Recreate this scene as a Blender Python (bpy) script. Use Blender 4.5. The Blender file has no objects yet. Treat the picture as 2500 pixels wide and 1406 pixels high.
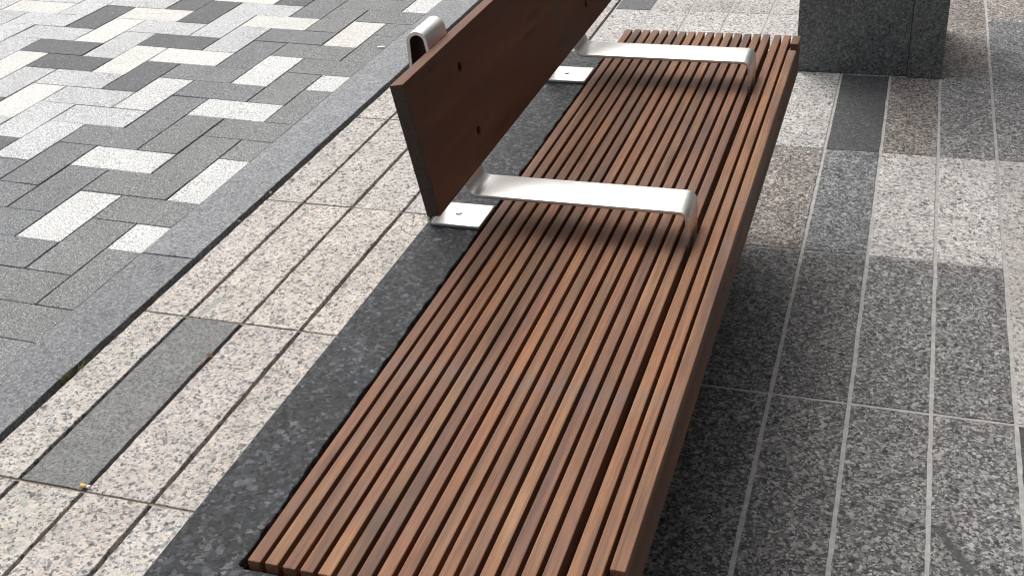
import bpy, bmesh, math, random
from mathutils import Matrix, Vector
random.seed(7)
S = 0.15                      # one paving module in metres; most sizes below are in modules
sc = bpy.context.scene
col = sc.collection

# ------------------------------------------------------------------ camera
CAM = (1.17, -12.705, 9.1332)
YAW, PITCH, ROLL = -0.3523, 0.5309, -0.0758
F_PX = 2831.87
def cam_axes():
    sa, ca, sb, cb = math.sin(YAW), math.cos(YAW), math.sin(PITCH), math.cos(PITCH)
    fwd = Vector((sa*cb, ca*cb, -sb)); right = Vector((ca, -sa, 0)); up = right.cross(fwd)
    c, s = math.cos(ROLL), math.sin(ROLL)
    return c*right + s*up, -s*right + c*up, fwd
r_, u_, f_ = cam_axes()
cd = bpy.data.cameras.new('camera'); cam = bpy.data.objects.new('camera', cd); col.objects.link(cam)
m = Matrix.Identity(4)
for i in range(3):
    m[i][0], m[i][1], m[i][2], m[i][3] = r_[i], u_[i], -f_[i], CAM[i]*S
cam.matrix_world = m
cd.sensor_width = 36.0; cd.lens = F_PX/2500*36.0
cd.clip_start = 0.05; cd.clip_end = 500
sc.camera = cam

# ------------------------------------------------------------------ light
SUN_AZ, SUN_EL = math.radians(-42), math.radians(56)      # azimuth from +Y towards +X
w = bpy.data.worlds.new('World'); sc.world = w; w.use_nodes = True
nt = w.node_tree; bg = nt.nodes['Background']
sky = nt.nodes.new('ShaderNodeTexSky'); sky.sky_type = 'NISHITA'; sky.sun_disc = False
sky.sun_elevation = SUN_EL; sky.sun_rotation = SUN_AZ
sky.air_density = 1.0; sky.dust_density = 6.0; sky.ozone_density = 0.6; sky.altitude = 30
hs = nt.nodes.new('ShaderNodeHueSaturation'); hs.inputs['Saturation'].default_value = 0.30   # overcast: pale grey sky
nt.links.new(sky.outputs[0], hs.inputs['Color']); nt.links.new(hs.outputs[0], bg.inputs[0])
bg.inputs[1].default_value = 0.15
sd = bpy.data.lights.new('sun', 'SUN'); sd.energy = 0.85; sd.angle = math.radians(80); sd.color = (1, 0.97, 0.93)
sun = bpy.data.objects.new('sun', sd); col.objects.link(sun)
sun.location = (0, 0, 12)
dv = Vector((math.sin(SUN_AZ)*math.cos(SUN_EL), math.cos(SUN_AZ)*math.cos(SUN_EL), math.sin(SUN_EL)))
sun.rotation_euler = dv.to_track_quat('Z', 'Y').to_euler()
vs = sc.view_settings
vs.view_transform = 'Standard'; vs.look = 'None'; vs.gamma = 1.0; vs.use_curve_mapping = False
vs.exposure = 0.34
sc.cycles.use_denoising = True; sc.cycles.denoiser = 'OPENIMAGEDENOISE'; sc.cycles.denoising_input_passes = 'RGB_ALBEDO_NORMAL'; sc.cycles.denoising_prefilter = 'ACCURATE'
sc.cycles.max_bounces = 5; sc.cycles.pixel_filter_type = 'BLACKMAN_HARRIS'; sc.cycles.filter_width = 1.1

def ray_ground(u, v, z=0.0):
    """where a spot of the photograph lies on the paving"""
    d = r_*((u-1250)/F_PX) + u_*(-(v-703)/F_PX) + f_
    o = Vector(CAM); t = (z-o.z)/d.z
    return o + d*t
def gxy(u, v):
    g = ray_ground(u, v); return g.x, g.y

# ------------------------------------------------------------------ node helpers
class NB:
    def __init__(s, name):
        s.m = bpy.data.materials.new(name); s.m.use_nodes = True
        s.t = s.m.node_tree; s.b = s.t.nodes['Principled BSDF']
    def n(s, typ, **kw):
        nd = s.t.nodes.new('ShaderNode'+typ)
        for k, v in kw.items(): setattr(nd, k, v)
        return nd
    def l(s, a, b): s.t.links.new(a, b)
    def pos(s): return s.n('NewGeometry').outputs['Position']
    def mapping(s, vec, scale=(1, 1, 1), loc=(0, 0, 0)):
        nd = s.n('Mapping'); nd.inputs['Scale'].default_value = scale; nd.inputs['Location'].default_value = loc
        s.l(vec, nd.inputs['Vector']); return nd.outputs[0]
    def noise(s, vec, scale, detail=3, rough=0.6, dist=0.0):
        nd = s.n('TexNoise'); nd.inputs['Scale'].default_value = scale; nd.inputs['Detail'].default_value = detail
        nd.inputs['Roughness'].default_value = rough; nd.inputs['Distortion'].default_value = dist
        if vec is not None: s.l(vec, nd.inputs['Vector'])
        return nd.outputs[0]
    def voro(s, vec, scale, feature='F1'):
        nd = s.n('TexVoronoi', feature=feature); nd.inputs['Scale'].default_value = scale
        s.l(vec, nd.inputs['Vector']); return nd
    def ramp(s, fac, stops, interp='LINEAR'):
        nd = s.n('ValToRGB'); cr = nd.color_ramp; cr.interpolation = interp
        while len(cr.elements) < len(stops): cr.elements.new(0.5)
        for e, (p, c) in zip(cr.elements, stops):
            e.position = p; e.color = (c, c, c, 1) if isinstance(c, (int, float)) else (*c, 1)
        s.l(fac, nd.inputs[0]); return nd.outputs[0]
    def mix(s, fac, a, b, mode='MIX'):
        nd = s.n('Mix', data_type='RGBA', blend_type=mode)
        if isinstance(fac, (int, float)): nd.inputs[0].default_value = fac
        else: s.l(fac, nd.inputs[0])
        for i, v in ((6, a), (7, b)):
            if isinstance(v, tuple): nd.inputs[i].default_value = (*v, 1)
            else: s.l(v, nd.inputs[i])
        return nd.outputs[2]
    def math(s, op, a, b=None):
        nd = s.n('Math', operation=op)
        for i, v in ((0, a), (1, b)):
            if v is None: continue
            if isinstance(v, (int, float)): nd.inputs[i].default_value = v
            else: s.l(v, nd.inputs[i])
        return nd.outputs[0]
    def jitter(s, vec, scale, amt):
        nz = s.n('TexNoise'); nz.inputs['Scale'].default_value = scale; nz.inputs['Detail'].default_value = 1
        s.l(vec, nz.inputs['Vector'])
        a = s.n('VectorMath', operation='MULTIPLY_ADD'); s.l(nz.outputs['Color'], a.inputs[0])
        a.inputs[1].default_value = (amt,)*3; s.l(vec, a.inputs[2]); return a.outputs[0]
    def bump(s, height, strength, dist=0.002):
        nd = s.n('Bump'); nd.inputs['Strength'].default_value = strength; nd.inputs['Distance'].default_value = dist
        s.l(height, nd.inputs['Height']); s.l(nd.outputs[0], s.b.inputs['Normal'])
    def out(s, color, rough=0.7, metal=0.0, spec=0.5):
        if isinstance(color, tuple): s.b.inputs['Base Color'].default_value = (*color, 1)
        else: s.l(color, s.b.inputs['Base Color'])
        if isinstance(rough, (int, float)): s.b.inputs['Roughness'].default_value = rough
        else: s.l(rough, s.b.inputs['Roughness'])
        s.b.inputs['Metallic'].default_value = metal
        s.b.inputs['Specular IOR Level'].default_value = spec
        return s.m

def granite(name, stops, grain, rough=0.75, bump=0.5, mottle=0.16, fleck=None, spec=0.4, smears=(), warm=0.42):
    """crystalline stone: random crystals picked from a palette, fine noise inside them, broad mottling"""
    b = NB(name); p = b.pos(); pj = b.jitter(p, grain*1.4, 0.6/grain)
    v = b.voro(pj, grain); sep = b.n('SeparateColor'); b.l(v.outputs['Color'], sep.inputs[0])
    big = b.noise(p, 14, 4, 0.6)
    clus = b.noise(p, grain*0.33, 2, 0.5)
    vb = b.voro(pj, grain*0.52); sb = b.n('SeparateColor'); b.l(vb.outputs['Color'], sb.inputs[0])
    big_x = b.math('GREATER_THAN', sb.outputs[1], 0.78)                      # some crystals are twice the size
    val = b.math('ADD', b.math('MULTIPLY', sep.outputs[0], b.math('SUBTRACT', 1.0, big_x)), b.math('MULTIPLY', sb.outputs[0], big_x))
    pick = b.math('ADD', b.math('MULTIPLY', val, 0.62), b.math('MULTIPLY', clus, 0.42))
    c = b.ramp(pick, stops)
    fine = b.noise(p, grain*3.1, 2, 0.7)
    c = b.mix(0.6, c, b.ramp(fine, [(0.33, 0.40), (0.5, 1.0), (0.67, 1.40)]), 'MULTIPLY')
    c = b.mix(1.0, c, b.ramp(big, [(0.25, 1-mottle), (0.75, 1+mottle)]), 'MULTIPLY')
    c = b.mix(1.0, c, b.ramp(b.noise(p, 2.6, 3, 0.6), [(0.3, 0.90), (0.7, 1.10)]), 'MULTIPLY')
    c = b.mix(warm, c, b.ramp(clus, [(0.35, (0.92, 1.0, 1.09)), (0.65, (1.10, 0.99, 0.88))]), 'MULTIPLY')
    if fleck:
        v2 = b.voro(b.jitter(p, grain, 0.8/grain), grain*0.55); s2 = b.n('SeparateColor'); b.l(v2.outputs['Color'], s2.inputs[0])
        msk = b.math('MULTIPLY', b.math('GREATER_THAN', s2.outputs[1], fleck[1]), b.math('LESS_THAN', v2.outputs['Distance'], fleck[2]))
        c = b.mix(msk, c, fleck[0])
    oi = b.n('ObjectInfo'); c = b.mix(1.0, c, oi.outputs['Color'], 'MULTIPLY')
    for (x0, y0, x1, y1, wd, sc_, am) in smears:          # scuffs left on the stone: p0, p1, half width (modules), colour, strength
        dx, dy = x1-x0, y1-y0; ln = math.hypot(dx, dy)
        sx = b.n('SeparateXYZ'); b.l(b.jitter(p, 60, 0.010), sx.inputs[0])
        px = b.math('SUBTRACT', sx.outputs[0], x0*S); py = b.math('SUBTRACT', sx.outputs[1], y0*S)
        al = b.math('ADD', b.math('MULTIPLY', px, dx/ln/(ln*S)), b.math('MULTIPLY', py, dy/ln/(ln*S)))
        ac = b.math('ABSOLUTE', b.math('ADD', b.math('MULTIPLY', px, -dy/ln/(wd*S)), b.math('MULTIPLY', py, dx/ln/(wd*S))))
        m1 = b.ramp(b.math('ABSOLUTE', b.math('SUBTRACT', al, 0.5)), [(0.40, 1.0), (0.52, 0.0)])
        m2 = b.ramp(ac, [(0.55, 1.0), (1.0, 0.0)])
        c = b.mix(b.math('MULTIPLY', b.math('MULTIPLY', m1, m2), am), c, sc_)
    b.bump(fine, bump, 0.0022)
    rg = b.ramp(sep.outputs[2], [(0, max(rough-0.18, 0.05)), (1, min(rough+0.12, 1))])
    return b.out(c, rg, 0, spec)

M = {}
M['pink'] = granite('pink_granite', [(0.16, (0.10, 0.10, 0.105)), (0.27, (0.20, 0.20, 0.205)), (0.37, (0.38, 0.37, 0.355)),
                                     (0.52, (0.51, 0.49, 0.465)), (0.76, (0.65, 0.615, 0.58)), (0.93, (0.63, 0.555, 0.495))], 215, 0.8, 0.6,
    smears=[(*gxy(490, 770), *gxy(553, 722), .08, (0.30, 0.315, 0.305), .8)])
M['pale'] = granite('pale_granite', [(0.16, (0.10, 0.10, 0.105)), (0.30, (0.22, 0.22, 0.22)), (0.42, (0.43, 0.42, 0.405)),
                                     (0.60, (0.60, 0.585, 0.56)), (0.9, (0.78, 0.755, 0.72))], 235, 0.8, 0.6)
M['mid'] = granite('grey_granite', [(0.17, (0.036, 0.037, 0.040)), (0.35, (0.092, 0.092, 0.094)), (0.51, (0.165, 0.163, 0.162)),
                                    (0.67, (0.275, 0.270, 0.263)), (0.9, (0.52, 0.505, 0.49))], 250, 0.75, 0.75, 0.22,
    smears=[(*gxy(2285, 1275), *gxy(2395, 1406), .07, (0.075, 0.08, 0.078), .85), (*gxy(2185, 765), *gxy(2165, 780), .10, (0.16, 0.16, 0.15), .8)])
M['char'] = granite('charcoal_granite', [(0.2, (0.045, 0.047, 0.05)), (0.5, (0.085, 0.088, 0.092)), (0.85, (0.14, 0.142, 0.145))], 260, 0.7, 0.35, 0.1,
                    fleck=((0.34, 0.34, 0.34), 0.93, 0.25))
M['grey_plank'] = granite('flat_grey_granite', [(0.18, (0.095, 0.10, 0.10)), (0.5, (0.185, 0.19, 0.187)), (0.85, (0.27, 0.272, 0.265))], 290, 0.8, 0.35, 0.12)
M['kerb'] = granite('blue_grey_granite', [(0.16, (0.078, 0.084, 0.092)), (0.40, (0.145, 0.154, 0.165)), (0.62, (0.218, 0.228, 0.240)),
                                          (0.9, (0.34, 0.348, 0.355))], 300, 0.62, 0.5, 0.12)
M['slab'] = granite('black_granite', [(0.18, (0.008, 0.009, 0.011)), (0.44, (0.015, 0.0175, 0.021)), (0.62, (0.027, 0.031, 0.036)), (0.78, (0.068, 0.076, 0.085)), (0.95, (0.18, 0.19, 0.20))], 190, 0.62, 1.0, 0.45,
                    spec=0.45)
M['pillar'] = granite('dark_pillar_granite', [(0.2, (0.052, 0.056, 0.057)), (0.45, (0.096, 0.103, 0.104)), (0.62, (0.135, 0.144, 0.144)), (0.9, (0.24, 0.252, 0.25))], 240, 0.35, 0.05, 0.15,
                      fleck=((0.30, 0.32, 0.31), 0.90, 0.2))

def concrete(name, base, speck, sparkle):
    b = NB(name); p = b.pos()
    f1 = b.noise(p, 240, 2, 0.8); f2 = b.noise(p, 120, 2, 0.6); big = b.noise(p, 5, 4, 0.6)
    c = b.mix(1.0, base, b.ramp(f1, [(0.36, 1-speck), (0.5, 1.0), (0.64, 1+speck)]), 'MULTIPLY')
    c = b.mix(1.0, c, b.ramp(f2, [(0.35, 0.84), (0.65, 1.14)]), 'MULTIPLY')
    c = b.mix(1.0, c, b.ramp(big, [(0.3, 0.92), (0.7, 1.07)]), 'MULTIPLY')
    v = b.voro(p, 230); s = b.n('SeparateColor'); b.l(v.outputs['Color'], s.inputs[0])
    c = b.mix(b.math('MULTIPLY', b.math('GREATER_THAN', s.outputs[0], sparkle), b.math('LESS_THAN', v.outputs['Distance'], 0.30)), c, (0.70, 0.70, 0.69))
    c = b.mix(b.math('MULTIPLY', b.math('LESS_THAN', s.outputs[1], 0.10), b.math('LESS_THAN', v.outputs['Distance'], 0.36)), c,
              (base[0]*0.42, base[1]*0.42, base[2]*0.44))
    oi = b.n('ObjectInfo'); c = b.mix(1.0, c, oi.outputs['Color'], 'MULTIPLY')
    b.bump(b.math('ADD', f1, f2), 0.5, 0.002)
    return b.out(c, 0.78, 0, 0.45)
M['pav_dark'] = concrete('charcoal_paver_concrete', (0.110, 0.113, 0.118), 0.40, 0.93)
M['pav_mid'] = concrete('grey_paver_concrete', (0.182, 0.189, 0.194), 0.60, 0.90)
M['pav_light'] = concrete('light_grey_paver_concrete', (0.50, 0.505, 0.505), 0.58, 0.80)
M['pav_white'] = concrete('white_paver_concrete', (0.60, 0.60, 0.58), 0.56, 0.80)
M['pav_cream'] = concrete('cream_paver_concrete', (0.66, 0.645, 0.60), 0.34, 0.80)

def plain(name, c, rough=0.9, var=0.25, scale=60, bump=0.3):
    b = NB(name); p = b.pos(); n = b.noise(p, scale, 5, 0.65)
    cc = b.mix(1.0, c, b.ramp(n, [(0.25, 1-var), (0.75, 1+var)]), 'MULTIPLY'); b.bump(n, bump, 0.002)
    return b.out(cc, rough, 0, 0.3)
M['mortar'] = plain('pale_mortar', (0.43, 0.42, 0.405), 0.95, 0.32, 45, 0.5)
M['joint_sand'] = plain('dark_joint_sand', (0.028, 0.025, 0.022), 1.0, 0.4, 300)
M['dust_joint'] = plain('dusty_joint', (0.24, 0.20, 0.16), 1.0, 0.4, 300)
M['ground'] = plain('ground_concrete', (0.20, 0.20, 0.195), 0.95, 0.15, 8)

def wood(name, calm=1.0):
    b = NB(name); oi = b.n('ObjectInfo'); tc = b.n('TexCoord')
    off = b.n('VectorMath', operation='MULTIPLY_ADD'); off.inputs[0].default_value = (3.1, 7.3, 5.7)
    cx = b.n('CombineXYZ')
    for i in range(3): b.l(oi.outputs['Random'], cx.inputs[i])
    b.l(cx.outputs[0], off.inputs[0]); off.inputs[1].default_value = (3.1, 7.3, 5.7); b.l(tc.outputs['Object'], off.inputs[2])
    p = off.outputs[0]
    broad = b.noise(b.mapping(p, (16*calm, 2.2*calm, 16*calm)), 1.0, 3, 0.55, 0.6)
    streak = b.noise(b.mapping(p, (240, 5, 240)), 1.0, 3, 0.6, 0.3)
    fine = b.noise(b.mapping(p, (700, 30, 700)), 1.0, 2, 0.6)
    c = b.ramp(broad, [(0.26, (0.102, 0.054, 0.038)), (0.40, (0.178, 0.088, 0.052)), (0.53, (0.232, 0.113, 0.062)), (0.66, (0.278, 0.143, 0.073)), (0.80, (0.32, 0.188, 0.095))])
    c = b.mix(0.72*calm, c, b.ramp(streak, [(0.28, 0.45), (0.5, 1.0), (0.72, 1.45)]), 'MULTIPLY')
    c = b.mix(0.6, c, b.ramp(fine, [(0.3, 0.72), (0.7, 1.22)]), 'MULTIPLY')
    kn = b.voro(b.mapping(b.jitter(p, 40, 0.004), (20, 2.4, 20)), 1.0)                # the odd knot
    c = b.mix(b.ramp(kn.outputs['Distance'], [(0.05, 0.5), (0.17, 0.0)]), c, (0.07, 0.036, 0.024))
    dirt = b.noise(tc.outputs['Object'], 5.0, 4, 0.6, 0.3)
    c = b.mix(b.ramp(dirt, [(0.50, 0.0), (0.72, 0.52)]), c, (0.15, 0.125, 0.11))
    c = b.mix(1.0, c, oi.outputs['Color'], 'MULTIPLY')
    b.bump(b.math('ADD', streak, b.math('MULTIPLY', fine, 0.5)), 0.28, 0.0012)
    return b.out(c, b.ramp(streak, [(0.2, 0.55), (0.8, 0.72)]), 0, 0.28)
M['wood'] = wood('weathered_hardwood')
M['board'] = wood('oiled_hardwood', 0.45)
M['end_grain'] = plain('oiled_end_grain', (0.062, 0.045, 0.040), 0.7, 0.35, 160, 0.3)
def steel():
    b = NB('brushed_steel'); p = b.pos()
    n = b.noise(b.mapping(p, (26, 900, 900)), 1.0, 2, 0.5); s = b.noise(p, 26, 4, 0.6)
    c = b.mix(b.ramp(s, [(0.45, 0.0), (0.75, 0.5)]), (0.86, 0.85, 0.82), (0.76, 0.73, 0.66))
    c = b.mix(1.0, c, b.ramp(n, [(0.3, 0.88), (0.7, 1.06)]), 'MULTIPLY')
    b.bump(n, 0.10, 0.0006)
    return b.out(c, b.ramp(n, [(0.2, 0.36), (0.8, 0.50)]), 1.0)
M['steel'] = steel()
M['scale'] = plain('shaded_inner_steel', (0.045, 0.042, 0.038), 0.6, 0.2, 120, 0.1)  # steel darkened to stand for the shade between the hairpin legs
M['bolt'] = plain('dull_bolt_steel', (0.03, 0.03, 0.03), 0.5, 0.2, 200, 0.1)
M['glass'] = NB('tinted_facade_glass').out((0.012, 0.014, 0.016), 0.08, 0, 0.5)
M['facade'] = plain('dark_facade_stone', (0.13, 0.125, 0.12), 0.7, 0.2, 12, 0.1)
M['frame'] = plain('bronze_frame', (0.03, 0.027, 0.025), 0.5, 0.1, 30, 0.05)
M['leaf'] = plain('dry_leaf', (0.33, 0.17, 0.07), 0.8, 0.35, 180, 0.2)
M['pale_leaf'] = plain('pale_dry_leaf', (0.50, 0.38, 0.20), 0.8, 0.3, 180, 0.2)
M['grass'] = plain('grass', (0.16, 0.17, 0.05), 0.7, 0.3, 100, 0.1)
M['filter'] = plain('filter_paper', (0.72, 0.48, 0.17), 0.8, 0.2, 400, 0.1)
M['paper'] = plain('white_paper', (0.80, 0.79, 0.75), 0.8, 0.06, 200, 0.1)

# ------------------------------------------------------------------ mesh helpers (arguments in modules)
def link(name, me, mat, parent=None, loc=None):
    o = bpy.data.objects.new(name, me); col.objects.link(o)
    if mat and not me.materials: me.materials.append(mat)
    if parent: o.parent = parent
    if loc: o.location = Vector(loc)*S
    return o
def tag(o, label=None, cat=None, group=None, kind=None):
    for k, v in (('label', label), ('category', cat), ('group', group), ('kind', kind)):
        if v: o[k] = v
    return o
def empty(name, loc=(0, 0, 0)):
    o = bpy.data.objects.new(name, None); col.objects.link(o); o.location = Vector(loc)*S; o.empty_display_size = 0.1; return o
def to_mesh(bm, name):
    bmesh.ops.recalc_face_normals(bm, faces=bm.faces)
    me = bpy.data.meshes.new(name); bm.to_mesh(me); bm.free(); return me
def box_mesh(name, x0, x1, y0, y1, z0, z1, bev=0.0, seg=2, sub=None):
    bm = bmesh.new()
    vs_ = [bm.verts.new((x*S, y*S, z*S)) for x in (x0, x1) for y in (y0, y1) for z in (z0, z1)]
    for f in ((0, 1, 3, 2), (4, 6, 7, 5), (0, 4, 5, 1), (2, 3, 7, 6), (0, 2, 6, 4), (1, 5, 7, 3)):
        bm.faces.new([vs_[i] for i in f])
    if bev: bmesh.ops.bevel(bm, geom=list(bm.edges), offset=bev*S, segments=seg, affect='EDGES', profile=0.6)
    return to_mesh(bm, name)
def box(name, x0, x1, y0, y1, z0, z1, mat, parent=None, bev=0.0, seg=2):
    return link(name, box_mesh(name, x0, x1, y0, y1, z0, z1, bev, seg), mat, parent)
def prism_y(name, prof, y0, y1, bev=0.0, seg=2):
    """closed profile in x,z (modules) extruded along y"""
    bm = bmesh.new()
    a = [bm.verts.new((x*S, y0*S, z*S)) for x, z in prof]; b = [bm.verts.new((x*S, y1*S, z*S)) for x, z in prof]
    n = len(prof)
    bm.faces.new(a); bm.faces.new(b[::-1])
    for i in range(n): bm.faces.new((a[i], b[i], b[(i+1) % n], a[(i+1) % n]))
    bmesh.ops.recalc_face_normals(bm, faces=bm.faces)
    if bev:
        ed = [e for e in bm.edges if e.calc_face_angle(0) > 0.6]
        bmesh.ops.bevel(bm, geom=ed, offset=bev*S, segments=seg, affect='EDGES', profile=0.6)
    return to_mesh(bm, name)
def stone_mesh(name, w, l, t, jit, cham, nl, nw, rnd):
    """a flat stone centred on its origin, top at z=0, with slightly ragged arrises"""
    bm = bmesh.new(); per = []
    for k in range(nw): per.append((-w/2 + w*k/nw, -l/2, 0, -1))
    for k in range(nl): per.append((w/2, -l/2 + l*k/nl, 1, 0))
    for k in range(nw): per.append((w/2 - w*k/nw, l/2, 0, 1))
    for k in range(nl): per.append((-w/2, l/2 - l*k/nl, -1, 0))
    top, mid, bot = [], [], []
    for x, y, nx, ny in per:
        j = rnd.uniform(-jit, jit*0.3); x2, y2 = x + nx*j, y + ny*j
        sx, sy = (1 if x2 < 0 else -1), (1 if y2 < 0 else -1)
        c = cham*rnd.uniform(0.6, 1.5)
        top.append(bm.verts.new(((x2 + sx*c*(abs(x2) > w/2-cham*2-jit))*S, (y2 + sy*c*(abs(y2) > l/2-cham*2-jit))*S, 0)))
        mid.append(bm.verts.new((x2*S, y2*S, -c*S))); bot.append(bm.verts.new((x2*S, y2*S, -t*S)))
    n = len(per); bm.faces.new(top)
    for i in range(n):
        j = (i+1) % n
        bm.faces.new((top[i], top[j], mid[j], mid[i])); bm.faces.new((mid[i], mid[j], bot[j], bot[i]))
    return to_mesh(bm, name)

# ================================================================== SETTING
ground = box('ground', -260, 260, -180, 320, -3.0, -0.24, M['ground']); tag(ground, kind='structure')

# ---- grey granite tiles on the right, laid in pale mortar
ROWP = 3.975
bed = box('pavement', -5.96, 16.2, -6*ROWP, 9*ROWP, -0.235, -0.010, M['mortar'])
tag(bed, 'grey granite tile pavement with pale mortar joints under the bench', kind='structure')
rnd = random.Random(3)
tile_meshes = {}
def tile_variants(key, w, l, mat, jit, cham, nl=7, nw=2, t=0.2, n=4):
    if key not in tile_meshes:
        L = []
        for k in range(n):
            me = stone_mesh(key, w, l, t, jit, cham, nl, nw, rnd); me.materials.append(mat); L.append(me)
        tile_meshes[key] = L
    return rnd.choice(tile_meshes[key])
def put(name, me, x, y, z, parent, tint=(1, 1, 1)):
    o = bpy.data.objects.new(name, me); col.objects.link(o); o.location = (x*S, y*S, z*S); o.parent = parent
    o.color = (*tint, 1); return o
TONES = {   # (column, row): (material, tint)
 (-1,-1):('mid',.95),(0,-1):('mid',.98),(1,-1):('mid',1.0),(2,-1):('mid',1.12),(3,-1):('char',.8),
 (-2,-1):('mid',1.0),(-2,0):('mid',1.0),(-2,-2):('mid',.9),(-1,-2):('mid',.9),(0,-2):('mid',1.0),(1,-2):('pale',.7),
 (-1,0):('mid',.92),(0,0):('mid',.95),(1,0):('mid',1.1),(2,0):('mid',1.08),(3,0):('pink',.9),
 (-1,1):('brown',1.35),(0,1):('blue',1.08),(1,1):('pale',1.0),(2,1):('pale',1.06),(3,1):('pink',1.0),
 (-1,2):('pale',.95),(0,2):('char',.92),(1,2):('brown',1.25),(2,2):('mid',1.25),(3,2):('mid',1.3),
 (2,3):('brown',1.15),(3,3):('blue',1.0),(2,4):('brown',1.1),(3,4):('brown',1.5),
 (-6,4):('char',1.15),(-5,4):('pale',.85),(-4,4):('pale',.82),(-3,4):('pale',.85),(-2,4):('pale',.9),
}
for r in range(-5, 9):
    gy0 = {-1: .026, 0: .020, 1: .012, 2: .014, 3: .018, 4: .014}.get(r, .018)
    for c in range(-6, 15):
        key, k = TONES.get((c, r), rnd.choice([('mid', 1.0), ('mid', 1.2), ('pale', .9), ('brown', 1.2), ('mid', .9), ('char', 1)]))
        if c <= -1 and r == 3: key, k = 'pale', 1.0 + rnd.uniform(-.06, .06)
        tint = (k, k, k)
        if key == 'brown': key = 'mid'; tint = (k*1.06, k*.985, k*.92)
        if key == 'blue': key = 'mid'; tint = (k*.95, k, k*1.05)
        x0, x1 = c + .025, c + 1 - .025
        if c == -6: x0 = -5.93
        wdt = x1 - x0; ln = ROWP - 2*gy0
        me = tile_variants(('tile', key, c == -6, gy0).__repr__(), wdt, ln, M[key], .009, .006, 20, 5)
        put('granite_tile', me, (x0+x1)/2, r*ROWP + ROWP/2, rnd.uniform(-.004, .003), bed, tint)

# ---- pale pink granite planks with open joints, behind the bench
band = box('granite_band', -9.74, -5.97, -6*ROWP, 9*ROWP, -0.236, -0.21, M['joint_sand'])
tag(band, 'pale pink granite plank band with dark open joints behind the bench', kind='structure')
PX = [(-9.662, -8.939), (-8.881, -7.955), (-7.895, -6.969), (-6.911, -6.025)]
for r in range(-5, 9):
    for ci, (x0, x1) in enumerate(PX):
        key, k = 'pink', rnd.uniform(.88, .97)
        tint = (k*rnd.uniform(1.0, 1.04), k, k*rnd.uniform(.95, .99))
        if ci == 1 and r == -1: key, tint = 'grey_plank', (.92, .92, .92)
        elif rnd.random() < .12 and not (-2 <= r <= 3): key, tint = 'grey_plank', (1, 1, 1)
        me = tile_variants(('plank', key, ci).__repr__(), x1-x0, ROWP-.03, M[key], .010, .006, 26, 5, .20, 3)
        put('granite_plank', me, (x0+x1)/2, .05 + r*ROWP + ROWP/2, rnd.uniform(-.006, .004), band, tint)
# thin dusty fill in the cross joints
for r in range(-4, 8):
    o = box('joint_fill', -9.64, -6.04, .05+r*ROWP-.017, .05+r*ROWP+.017, -.209, -.02, M['dust_joint'], band)

# ---- blue grey kerb stones
kerb = box('kerb', -10.80, -9.78, -6*ROWP, 9*ROWP, -0.237, -0.20, M['joint_sand'])
tag(kerb, 'flush blue grey granite kerb strip between pavers and pink planks', kind='structure')
kl = 11.9
for k in range(-2, 3):
    y0 = 1.70 + k*12
    me = stone_mesh('kerb_stone', 1.03, kl+.08, .21, .014, .008, 60, 5, rnd); me.materials.append(M['kerb'])
    put('kerb_stone', me, -10.295, y0 + 6, .022, kerb, (1.08, 1.09, 1.1) if k >= 0 else (.88, .88, .89))

# ---- herringbone pavers, a plaza that rises gently to the left
HX, HY, U, SL = -20.07, 10.24, .947, .025
plaza = empty('plaza')
def sheet(name, x0, x1, y0, y1, dz, mat, parent):
    bm = bmesh.new(); zz = lambda x: (-SL*(x+10.8) + dz)*S
    v = [bm.verts.new((x*S, y*S, zz(x))) for x, y in ((x0, y0), (x1, y0), (x1, y1), (x0, y1))]
    b_ = [bm.verts.new((x*S, y*S, -0.236*S)) for x, y in ((x0, y0), (x1, y0), (x1, y1), (x0, y1))]
    bm.faces.new(v); bm.faces.new(b_[::-1])
    for i in range(4): bm.faces.new((v[i], b_[i], b_[(i+1) % 4], v[(i+1) % 4]))
    return link(name, to_mesh(bm, name), mat, parent)
plaza_bed = sheet('joint_bed', -34, -10.81, -20, 28, -.03, M['joint_sand'], plaza)
tag(plaza, 'herringbone plaza of grey white and charcoal pavers beyond the kerb', kind='structure')
D, MM, L, C, W = 'pav_dark', 'pav_mid', 'pav_light', 'pav_cream', 'pav_white'
PAV = {(-2,4):L,(-4,4):L,(5,5):D,(3,5):C,(4,4):L,(5,3):C,(2,4):D,(3,3):D,(0,4):L,(1,3):C,(2,2):L,(3,1):D,(4,0):C,(5,-1):MM,
 (4,2):L,(5,1):L,(6,0):MM,(7,-1):W,(0,2):D,(1,1):C,(2,0):L,(3,-1):C,(4,-2):D,(5,-3):W,(6,-4):MM,(7,-5):MM,(8,-6):MM,(9,-7):W,
 (-1,3):L,(-3,3):C,(-2,2):L,(-1,1):L,(0,0):D,(1,-1):D,(2,-2):L,(3,-3):L,(4,-4):L,(5,-5):MM,(6,-6):W,(7,-7):MM,(8,-8):MM,(9,-9):W,
 (-4,2):L,(-3,1):L,(-2,0):L,(-1,-1):L,(0,-2):C,(1,-3):L,(2,-4):C,(3,-5):L,(4,-6):L,(5,-7):MM,(6,-8):MM,(7,-9):W,(8,-10):MM,(9,-11):MM,
 (7,-11):MM,(8,-12):MM,(0,-4):D,(1,-5):L,(2,-6):D,(3,-7):MM,(7,3):MM,(6,4):MM,(8,2):C,(6,2):MM,(7,1):MM,(8,0):MM,(9,-1):W,(9,1):MM,
 (7,5):MM,(6,6):C,(8,4):MM,(9,3):MM,(9,5):W,(8,6):MM,(8,-2):MM,(9,-3):MM,(6,-2):MM,(7,-3):W,(8,-4):MM,(9,-5):MM}
tilt = math.atan(SL)
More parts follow.
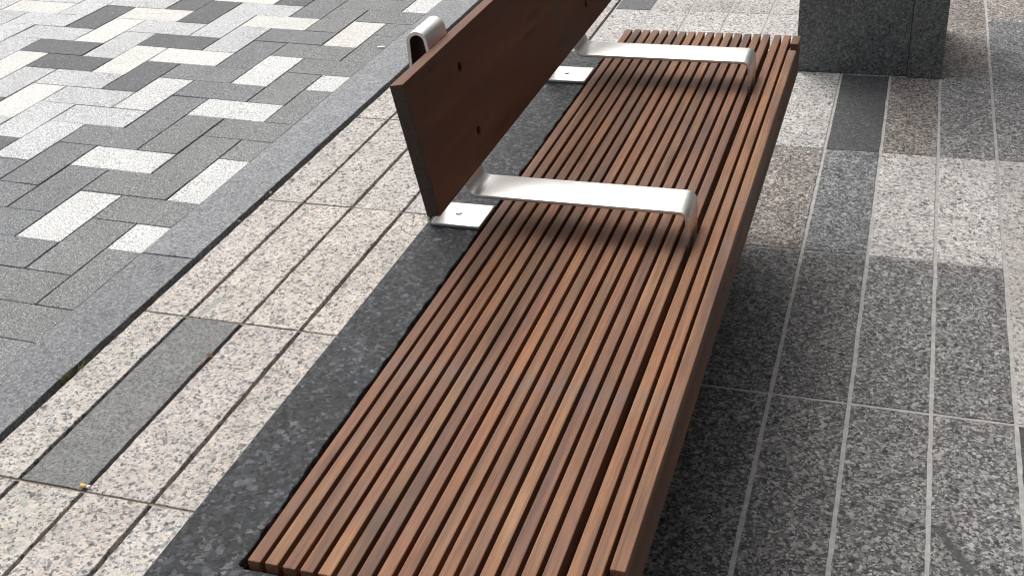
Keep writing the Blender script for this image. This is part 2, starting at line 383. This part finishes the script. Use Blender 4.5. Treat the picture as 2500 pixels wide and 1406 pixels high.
for j in range(-14, 12):
    for i in range(-8, 11):
        k = (i + j) % 4
        if k not in (0, 2): continue
        wi, hi = (2, 1) if k == 0 else (1, 2)
        x0, x1, y0, y1 = HX + i*U, HX + (i+wi)*U, HY + j*U, HY + (j+hi)*U
        x1 = min(x1, -10.815)
        if x1 - x0 < .12: continue
        key = PAV.get((i, j)) or rnd.choice([L, L, C, D, MM] if i < 4 else [MM, MM, MM, MM, W])
        t = rnd.uniform(.93, 1.07)
        if key == MM and i >= 7: tint = (t*1.04, t*1.03, t*1.0)
        else: tint = (t*.99, t, t*1.01)
        cut = x1 - x0
        gx, gy = .028, .012
        me = tile_variants(('paver', key, round(cut, 2), hi).__repr__(), cut-gx, hi*U-gy, M[key], .006, .008, 3, 3, .2, 2)
        xm, ym = (x0+x1)/2, (y0+y1)/2
        o = put('paver', me, xm, ym, -SL*(xm+10.8) + rnd.uniform(-.006, .006), plaza, tint)
        o.rotation_euler = (rnd.uniform(-.004, .004), tilt + rnd.uniform(-.004, .004), rnd.uniform(-.002, .002))

# ================================================================== BENCH
bench = empty('bench', (-2.1, -1.0, 0))
tag(bench, 'long slatted hardwood bench on black granite base with brown backrest board and steel armrests', 'bench')
BO = Vector((-2.1, -1.0, 0))*S
def part(name, me, mat, parent=bench):
    o = link(name, me, mat, parent)
    if parent is bench: o.location = -BO
    return o
# stone base: L-shaped slab top with a rounded inner corner, on a set-back plinth
bm = bmesh.new()
xi, yn, rr = -3.245, -7.235, .06
prof = [(-3.92, -9.6), (-.40, -9.6), (-.40, yn)]
prof += [(xi + rr - rr*math.sin(a), yn + rr - rr*math.cos(a)) for a in [math.pi*.5*k/6 for k in range(7)]]   # rounded inner corner
prof += [(xi, 4.46), (-3.92, 4.46)]
nseg = []
for (ax, ay), (bx_, by_) in zip(prof, prof[1:]+prof[:1]):
    d = math.hypot(bx_-ax, by_-ay); n = max(1, int(d/.12))
    for q in range(n):
        t = q/n; jx = rnd.uniform(-.013, .013) if ax > -3.5 and ay > -8 else 0 if n > 1 and q else 0
        nseg.append((ax+(bx_-ax)*t + jx*(abs(by_-ay) > abs(bx_-ax)), ay+(by_-ay)*t + jx*(abs(bx_-ax) > abs(by_-ay))))
ztop, zlow = 2.95, 2.42
a_ = [bm.verts.new((x*S, y*S, ztop*S)) for x, y in nseg]
b_ = [bm.verts.new((x*S, y*S, zlow*S)) for x, y in nseg]
ft = bm.faces.new(a_); bm.faces.new(b_[::-1])
for i in range(len(nseg)): bm.faces.new((a_[i], b_[i], b_[(i+1) % len(nseg)], a_[(i+1) % len(nseg)]))
bmesh.ops.recalc_face_normals(bm, faces=bm.faces)
te = [e for e in ft.edges]
bmesh.ops.bevel(bm, geom=te, offset=.014*S, segments=2, affect='EDGES', profile=.5)
slab = part('stone_slab', to_mesh(bm, 'stone_slab'), M['slab'])
part('stone_plinth', box_mesh('stone_plinth', -3.86, -1.35, -9.5, 4.36, -.02, 2.416, .02), M['slab'])
# slats
SX = [-3.170 + .1488*k for k in range(16)] + [-.764, -.618, -.474]
SW = .110
WT = [(1.0,.97,.97),(.92,.93,.90),(1.06,1.02,1.0),(1.12,1.10,1.0),(1.12,1.10,1.08),(.84,.90,.92),(.80,.82,.90),(1.02,.98,1.02),(1.16,1.08,1.0),
      (1.0,1.02,1.02),(1.05,1.0,.98),(.95,.99,1.02),(1.04,1.02,1.02),(.86,.86,.98),(1.02,1.02,1.02),(.92,.92,1.0),(1.10,1.06,1.0),(1.12,1.08,1.02),(1.0,1.02,1.02)]
me_slat = box_mesh('slat', 0, SW, -7.197, 5.47, 2.80, 3.0, .012, 2)
for i, x in enumerate(SX[:18]):
    o = part('slat', me_slat, M['wood']); o.location = Vector((x*S, 0, rnd.uniform(-.0006, .0006))) - BO; o.color = (*WT[i], 1)
ZR = 2.885
for n, (y0, y1) in enumerate(((-6.62, 4.77), (5.06, 5.47), (-7.197, -6.92))):
    o = part('slat', box_mesh('slat', SX[18], SX[18]+SW+.012, y0, y1, ZR+.002, 3.0, .012, 2), M['wood']); o.color = (*WT[18], 1)
# bearers under the slats (dark steel) keep them on the stone
for y in (-6.6, -4.2, -1.38, 1.0, 3.36, 5.15):
    part('bearer', box_mesh('bearer', -3.15, -.50, y-.12, y+.12, 2.43, 2.798, .01), M['frame'])

part('gap_blocker', box_mesh('gap_blocker', -1.02, -.56, -7.1, 5.36, 2.36, 2.424, .01), M['frame'])  # added dark strip that hides the lit ground below the wide gap

def carve(o, cutters):
    """drill real holes, keep the result, drop the drills"""
    tmp = []
    for (p, d, r, depth) in cutters:
        bm_ = bmesh.new(); bmesh.ops.create_cone(bm_, cap_ends=True, segments=20, radius1=r*S, radius2=r*S, depth=depth*S)
        me = bpy.data.meshes.new('drill'); bm_.to_mesh(me); bm_.free()
        c = bpy.data.objects.new('drill', me); col.objects.link(c)
        c.matrix_world = Matrix.Translation(Vector(p)*S) @ Vector(d).to_track_quat('Z', 'Y').to_matrix().to_4x4()
        md = o.modifiers.new('hole', 'BOOLEAN'); md.object = c; md.operation = 'DIFFERENCE'; md.solver = 'EXACT'; tmp.append(c)
    par, loc = o.parent, o.location.copy(); o.parent = None; o.location = (0, 0, 0)
    bpy.context.view_layer.update()
    dg = bpy.context.evaluated_depsgraph_get()
    new = bpy.data.meshes.new_from_object(o.evaluated_get(dg)); o.modifiers.clear(); o.data = new
    o.parent = par; o.location = loc
    for c in tmp: bpy.data.objects.remove(c)
def plug(name, p, d, r, t, mat, parent):
    bm_ = bmesh.new(); bmesh.ops.create_cone(bm_, cap_ends=True, segments=16, radius1=r*S, radius2=r*S*.85, depth=t*S)
    bmesh.ops.transform(bm_, matrix=Matrix.Translation(Vector(p)*S) @ Vector(d).to_track_quat('Z', 'Y').to_matrix().to_4x4(), verts=bm_.verts)
    return link(name, to_mesh(bm_, name), mat, parent)
# front rail
XF = -.362
rail = part('front_rail', box_mesh('front_rail', SX[18]+.006, XF, -7.197, 5.47, 2.40, ZR, .010, 2), M['wood'])
rail.color = (.72, .62, .55, 1)
HY_ = [(-6.50, 2.70), (-6.86, 2.70), (-1.55, 2.70), (-1.98, 2.70), (3.2, 2.70), (2.75, 2.70)]
carve(rail, [((XF, y, z), (1, 0, 0), .034, .14) for y, z in HY_])
for y, z in HY_: plug('bolt', (XF-.06, y, z), (1, 0, 0), .030, .02, M['bolt'], rail)

# backrest board, leaning back ten degrees
TB, BB, T = Vector((-3.629, 5.097)), Vector((-3.376, 3.660)), .152
ax = (TB-BB).normalized(); nr = Vector((ax.y, -ax.x))
TF, BF = TB + nr*T, BB + nr*T
board = part('backrest', prism_y('backrest', [tuple(BB), tuple(BF), tuple(TF), tuple(TB)], -2.745, 5.6, .010, 2), M['board'])
board.color = (.70, .57, .51, 1)
board.data.materials.append(M['end_grain'])
for f in board.data.polygons:
    if abs(f.normal.y) > .9: f.material_index = 1
N3 = (nr.x, 0, nr.y)
holes = []
for y in (-1.32, 3.42):
    for z in (4.80, 4.03):
        s_ = (z-BF.y)/(TF.y-BF.y); q = BF + (TF-BF)*s_; holes.append((q.x, y + (.04 if z < 4.5 else -.02), q.y))
carve(board, [(h, N3, .056, .25) for h in holes])
for h in holes: plug('bolt', (h[0]-nr.x*.117, h[1], h[2]-nr.y*.117), N3, .050, .012, M['bolt'], board)

# steel strap: foot plate, upright, hairpin, back leg, armrest, down into the seat
def arc(cx, cz, r, a0, a1, n):
    return [(cx + r*math.cos(a0+(a1-a0)*k/n), cz + r*math.sin(a0+(a1-a0)*k/n)) for k in range(n+1)]
TH = .042
def strap_mesh(y0, y1):
    xl = -3.868                                     # upright centre line
    cl = [(-3.24, 2.974)]
    cl += arc(xl+.05, 2.974+.05, .05, -math.pi/2, -math.pi, 5)
    pb = TB - nr*(TH/2+.004)                        # back leg lies on the board's back face
    cz = 5.165                                      # hairpin: circle tangent to the upright and to the leaning leg
    rad = ((pb.x-xl)*nr.x + (pb.y-cz)*nr.y)/(1+nr.x)
    cl += arc(xl+rad, cz, rad, math.pi, math.atan2(nr.y, nr.x), 14)
    rb, zarm = .15, 3.385
    off = BB - nr*(TH/2+.004)
    s_ = (zarm + rb - off.y - nr.y*rb)/ax.y
    cxb = off.x + nr.x*rb + ax.x*s_
    st = math.atan2(-nr.y, -nr.x) + 2*math.pi
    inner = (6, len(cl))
    cl += arc(cxb, zarm+rb, rb, st, 1.5*math.pi, 9)
    cl += arc(-.835-.10, zarm-.10, .10, math.pi/2, 0, 8)
    cl += [(-.835, 2.72)]
    pts = [Vector(p) for p in cl]; left, right = [], []
    for i, p in enumerate(pts):
        t = (pts[min(i+1, len(pts)-1)] - pts[max(i-1, 0)]).normalized(); n = Vector((-t.y, t.x))*TH/2
        left.append(p+n); right.append(p-n)
    bm = bmesh.new(); rings = []
    for l_, r_2 in zip(left, right):
        rings.append([bm.verts.new((q[0]*S, y*S, q[1]*S)) for q, y in ((l_, y0), (l_, y1), (r_2, y1), (r_2, y0))])
    for q, (a, b) in enumerate(zip(rings, rings[1:])):
        for i in range(4):
            f = bm.faces.new((a[i], a[(i+1) % 4], b[(i+1) % 4], b[i]))
            if i == 2 and inner[0] <= q < inner[1]: f.material_index = 1      # shade inside the hairpin, put into its colour
    bm.faces.new(rings[0]); bm.faces.new(rings[-1][::-1])
    bmesh.ops.recalc_face_normals(bm, faces=bm.faces)
    ed = [e for e in bm.edges if e.calc_face_angle(0) > 1.2]
    bmesh.ops.bevel(bm, geom=ed, offset=.007*S, segments=2, affect='EDGES', profile=.5)
    for f in bm.faces: f.smooth = True
    me = to_mesh(bm, 'armrest'); me.set_sharp_from_angle(angle=math.radians(35))
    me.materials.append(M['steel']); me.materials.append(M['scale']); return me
for y0, y1, lab in ((-1.65, -1.10, 'near steel strap armrest with worn foot plate'), (3.06, 3.64, 'far steel strap armrest')):
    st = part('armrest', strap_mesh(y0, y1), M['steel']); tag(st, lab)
    plug('bolt', (-3.59, (y0+y1)/2, 3.001), (0, 0, 1), .034, .016, M['steel'], st)
    plug('washer_ring', (-3.59, (y0+y1)/2, 2.9965), (0, 0, 1), .040, .006, M['bolt'], st)

# ================================================================== PILLAR
pil = empty('pillar', (.5, 13.6, 0))
tag(pil, 'square pillar clad in speckled dark granite behind the bench', 'pillar')
PO = Vector((.5, 13.6, 0))*S
def pp(name, me, mat):
    o = link(name, me, mat, pil); o.location = -PO; return o
pp('core', box_mesh('core', -.90, 1.95, 12.06, 15.0, -.02, 40), M['facade'])
pp('stone_panel', box_mesh('stone_panel', -.975, 1.318, 11.98, 12.058, .012, 40, .006), M['pillar'])
pp('stone_panel', box_mesh('stone_panel', 1.330, 2.01, 11.90, 12.058, .012, 40, .006), M['pillar'])
pp('stone_panel', box_mesh('stone_panel', 1.952, 2.01, 12.064, 15.05, .012, 40, .006), M['pillar'])
pp('stone_panel', box_mesh('stone_panel', -.975, -.902, 12.064, 15.05, .012, 40, .006), M['pillar'])
pp('stone_panel', box_mesh('stone_panel', -.975, 2.01, 15.056, 15.12, .012, 40, .006), M['pillar'])

# ================================================================== BUILDING added out of frame on the right to block sky light
bld = empty('unseen_building', (21, 10, 0))
tag(bld, 'tall dark facade added out of frame to shade the right of the bench', 'unseen_building')
BD = Vector((21, 10, 0))*S
def bp(name, me, mat, parent=bld):
    o = link(name, me, mat, parent)
    if parent is bld: o.location = -BD
    return o
bp('wall', box_mesh('wall', 20.6, 40, -90, 120, -.1, 110), M['facade'])
for k in range(14):
    y0 = -88 + k*15
    bp('pier', box_mesh('pier', 19.6, 20.59, y0, y0+2.6, -.1, 110, .03), M['facade'])
    for z0 in (3, 27, 51, 75):
        wn = bp('window', box_mesh('window', 20.3, 20.59, y0+2.7, y0+14.9, z0, z0+22, .03), M['frame'])
        bp('pane', box_mesh('pane', 20.22, 20.298, y0+3.0, y0+14.6, z0+.3, z0+21.7), M['glass'], wn)

# ================================================================== SMALL THINGS
def leaf_mesh(l, w, curl, seed):
    rn = random.Random(seed); bm = bmesh.new(); n = 7; rows = []
    for i in range(n+1):
        t = i/n; ww = w*math.sin(math.pi*min(.97, t*.9+.06))**.8*(1+rn.uniform(-.15, .15))
        zz = curl*math.sin(t*3.0)
        rows.append([bm.verts.new(((s*ww/2)*S, (t-.5)*l*S, (zz + abs(s)*curl*.7 + .01)*S)) for s in (-1, 0, 1)])
    for a, b in zip(rows, rows[1:]):
        for k in range(2): bm.faces.new((a[k], a[k+1], b[k+1], b[k]))
    ret = bmesh.ops.solidify(bm, geom=list(bm.faces), thickness=.004*S)
    return to_mesh(bm, 'dry_leaf')
LV = [((717, 660), .16, .07, 'leaf', 'small brown dry leaf caught in plank joint nearest the kerb joint'),
      ((512, 872), .19, .09, 'leaf', 'curled brown dry leaf beside the lone dark grey plank'),
      ((492, 897), .12, .06, 'leaf', 'orange leaf scrap at the joint below the curled brown leaf'),
      ((739, 494), .14, .07, 'pale_leaf', 'pale leaf scrap at plank joint crossing left of the backrest'),
      ((860, 508), .14, .08, 'pale_leaf', 'yellowish leaf scrap at plank joint crossing nearest the backrest'),
      ((662, 474), .15, .07, 'pale_leaf', 'pale leaf scrap beside the kerb at far plank joint'),
      ((584, 545), .13, .06, 'pale_leaf', 'tiny straw coloured leaf in the dark kerb joint')]
for i, (uv, l, w_, mt, lab) in enumerate(LV):
    g = ray_ground(*uv); o = link('dry_leaf', leaf_mesh(l*.75, w_*.75, .02, i), M[mt], None, (g.x, g.y, .005)); o.rotation_euler[2] = i*1.3
    tag(o, lab, 'leaf', 'leaf scraps on the planks')
g = ray_ground(211, 1191)
butt = empty('cigarette_butt', (g.x, g.y, .02)); tag(butt, 'yellow and white cigarette butt lying in a plank joint', 'cigarette butt')
butt.rotation_euler = (0, 0, math.radians(-3))
def cyl_x(name, x0, x1, r, mat, parent):
    bm_ = bmesh.new(); bmesh.ops.create_cone(bm_, cap_ends=True, segments=14, radius1=r*S, radius2=r*S*.93, depth=(x1-x0)*S)
    bmesh.ops.transform(bm_, matrix=Matrix.Translation(((x0+x1)/2*S, 0, r*.6*S)) @ Matrix.Rotation(math.pi/2, 4, 'Y') @ Matrix.Scale(.75, 4, (1, 0, 0)), verts=bm_.verts)
    for f in bm_.faces: f.smooth = len(f.verts) == 4
    return link(name, to_mesh(bm_, name), mat, parent)
cyl_x('filter', -.075, .03, .026, M['filter'], butt); cyl_x('paper', .03, .07, .026, M['paper'], butt)
def tuft(uv, n, h, seed, lab):
    rn = random.Random(seed); g = ray_ground(*uv); bm = bmesh.new()
    for k in range(n):
        a = rn.uniform(0, 6.28); r0 = rn.uniform(0, .12); bx_, by_ = r0*math.cos(a)*.3, r0*2.0*math.sin(a)
        hh = h*rn.uniform(.4, 1); lx, ly = rn.uniform(-.16, .16), rn.uniform(-.16, .16); wd = .010
        pts = [(bx_ + lx*t*t, by_ + ly*t*t, hh*t*(1.2-.4*t)) for t in (0, .4, .75, 1)]
        prev = None
        for i2, (x, y, z) in enumerate(pts):
            ww = wd*(1-i2/3.2); cur = [bm.verts.new(((x-ww)*S, y*S, z*S)), bm.verts.new(((x+ww)*S, y*S, (z+.003)*S))]
            if prev: bm.faces.new((prev[0], prev[1], cur[1], cur[0]))
            prev = cur
    o = link('grass_tuft', to_mesh(bm, 'grass_tuft'), M['grass'], None, (g.x, g.y, -.05)); tag(o, lab, 'grass tuft', 'grass tufts in the kerb joint')
tuft((160, 922), 26, .20, 1, 'sparse grass tuft in the kerb joint near the left edge')
tuft((205, 886), 16, .16, 2, 'tiny grass tuft in the kerb joint just above the larger tuft')
tuft((378, 735), 12, .13, 3, 'short grass blades in the kerb joint by the plank corner')
g = ray_ground(931, 118)
scrap = link('paper_scrap', box_mesh('paper_scrap', -.09, .09, -.035, .035, 0, .006, .002), M['paper'], None, (g.x, g.y, .035)); scrap.rotation_euler[2] = .2
tag(scrap, 'tiny white paper scrap on paver beside the kerb', 'paper scrap')
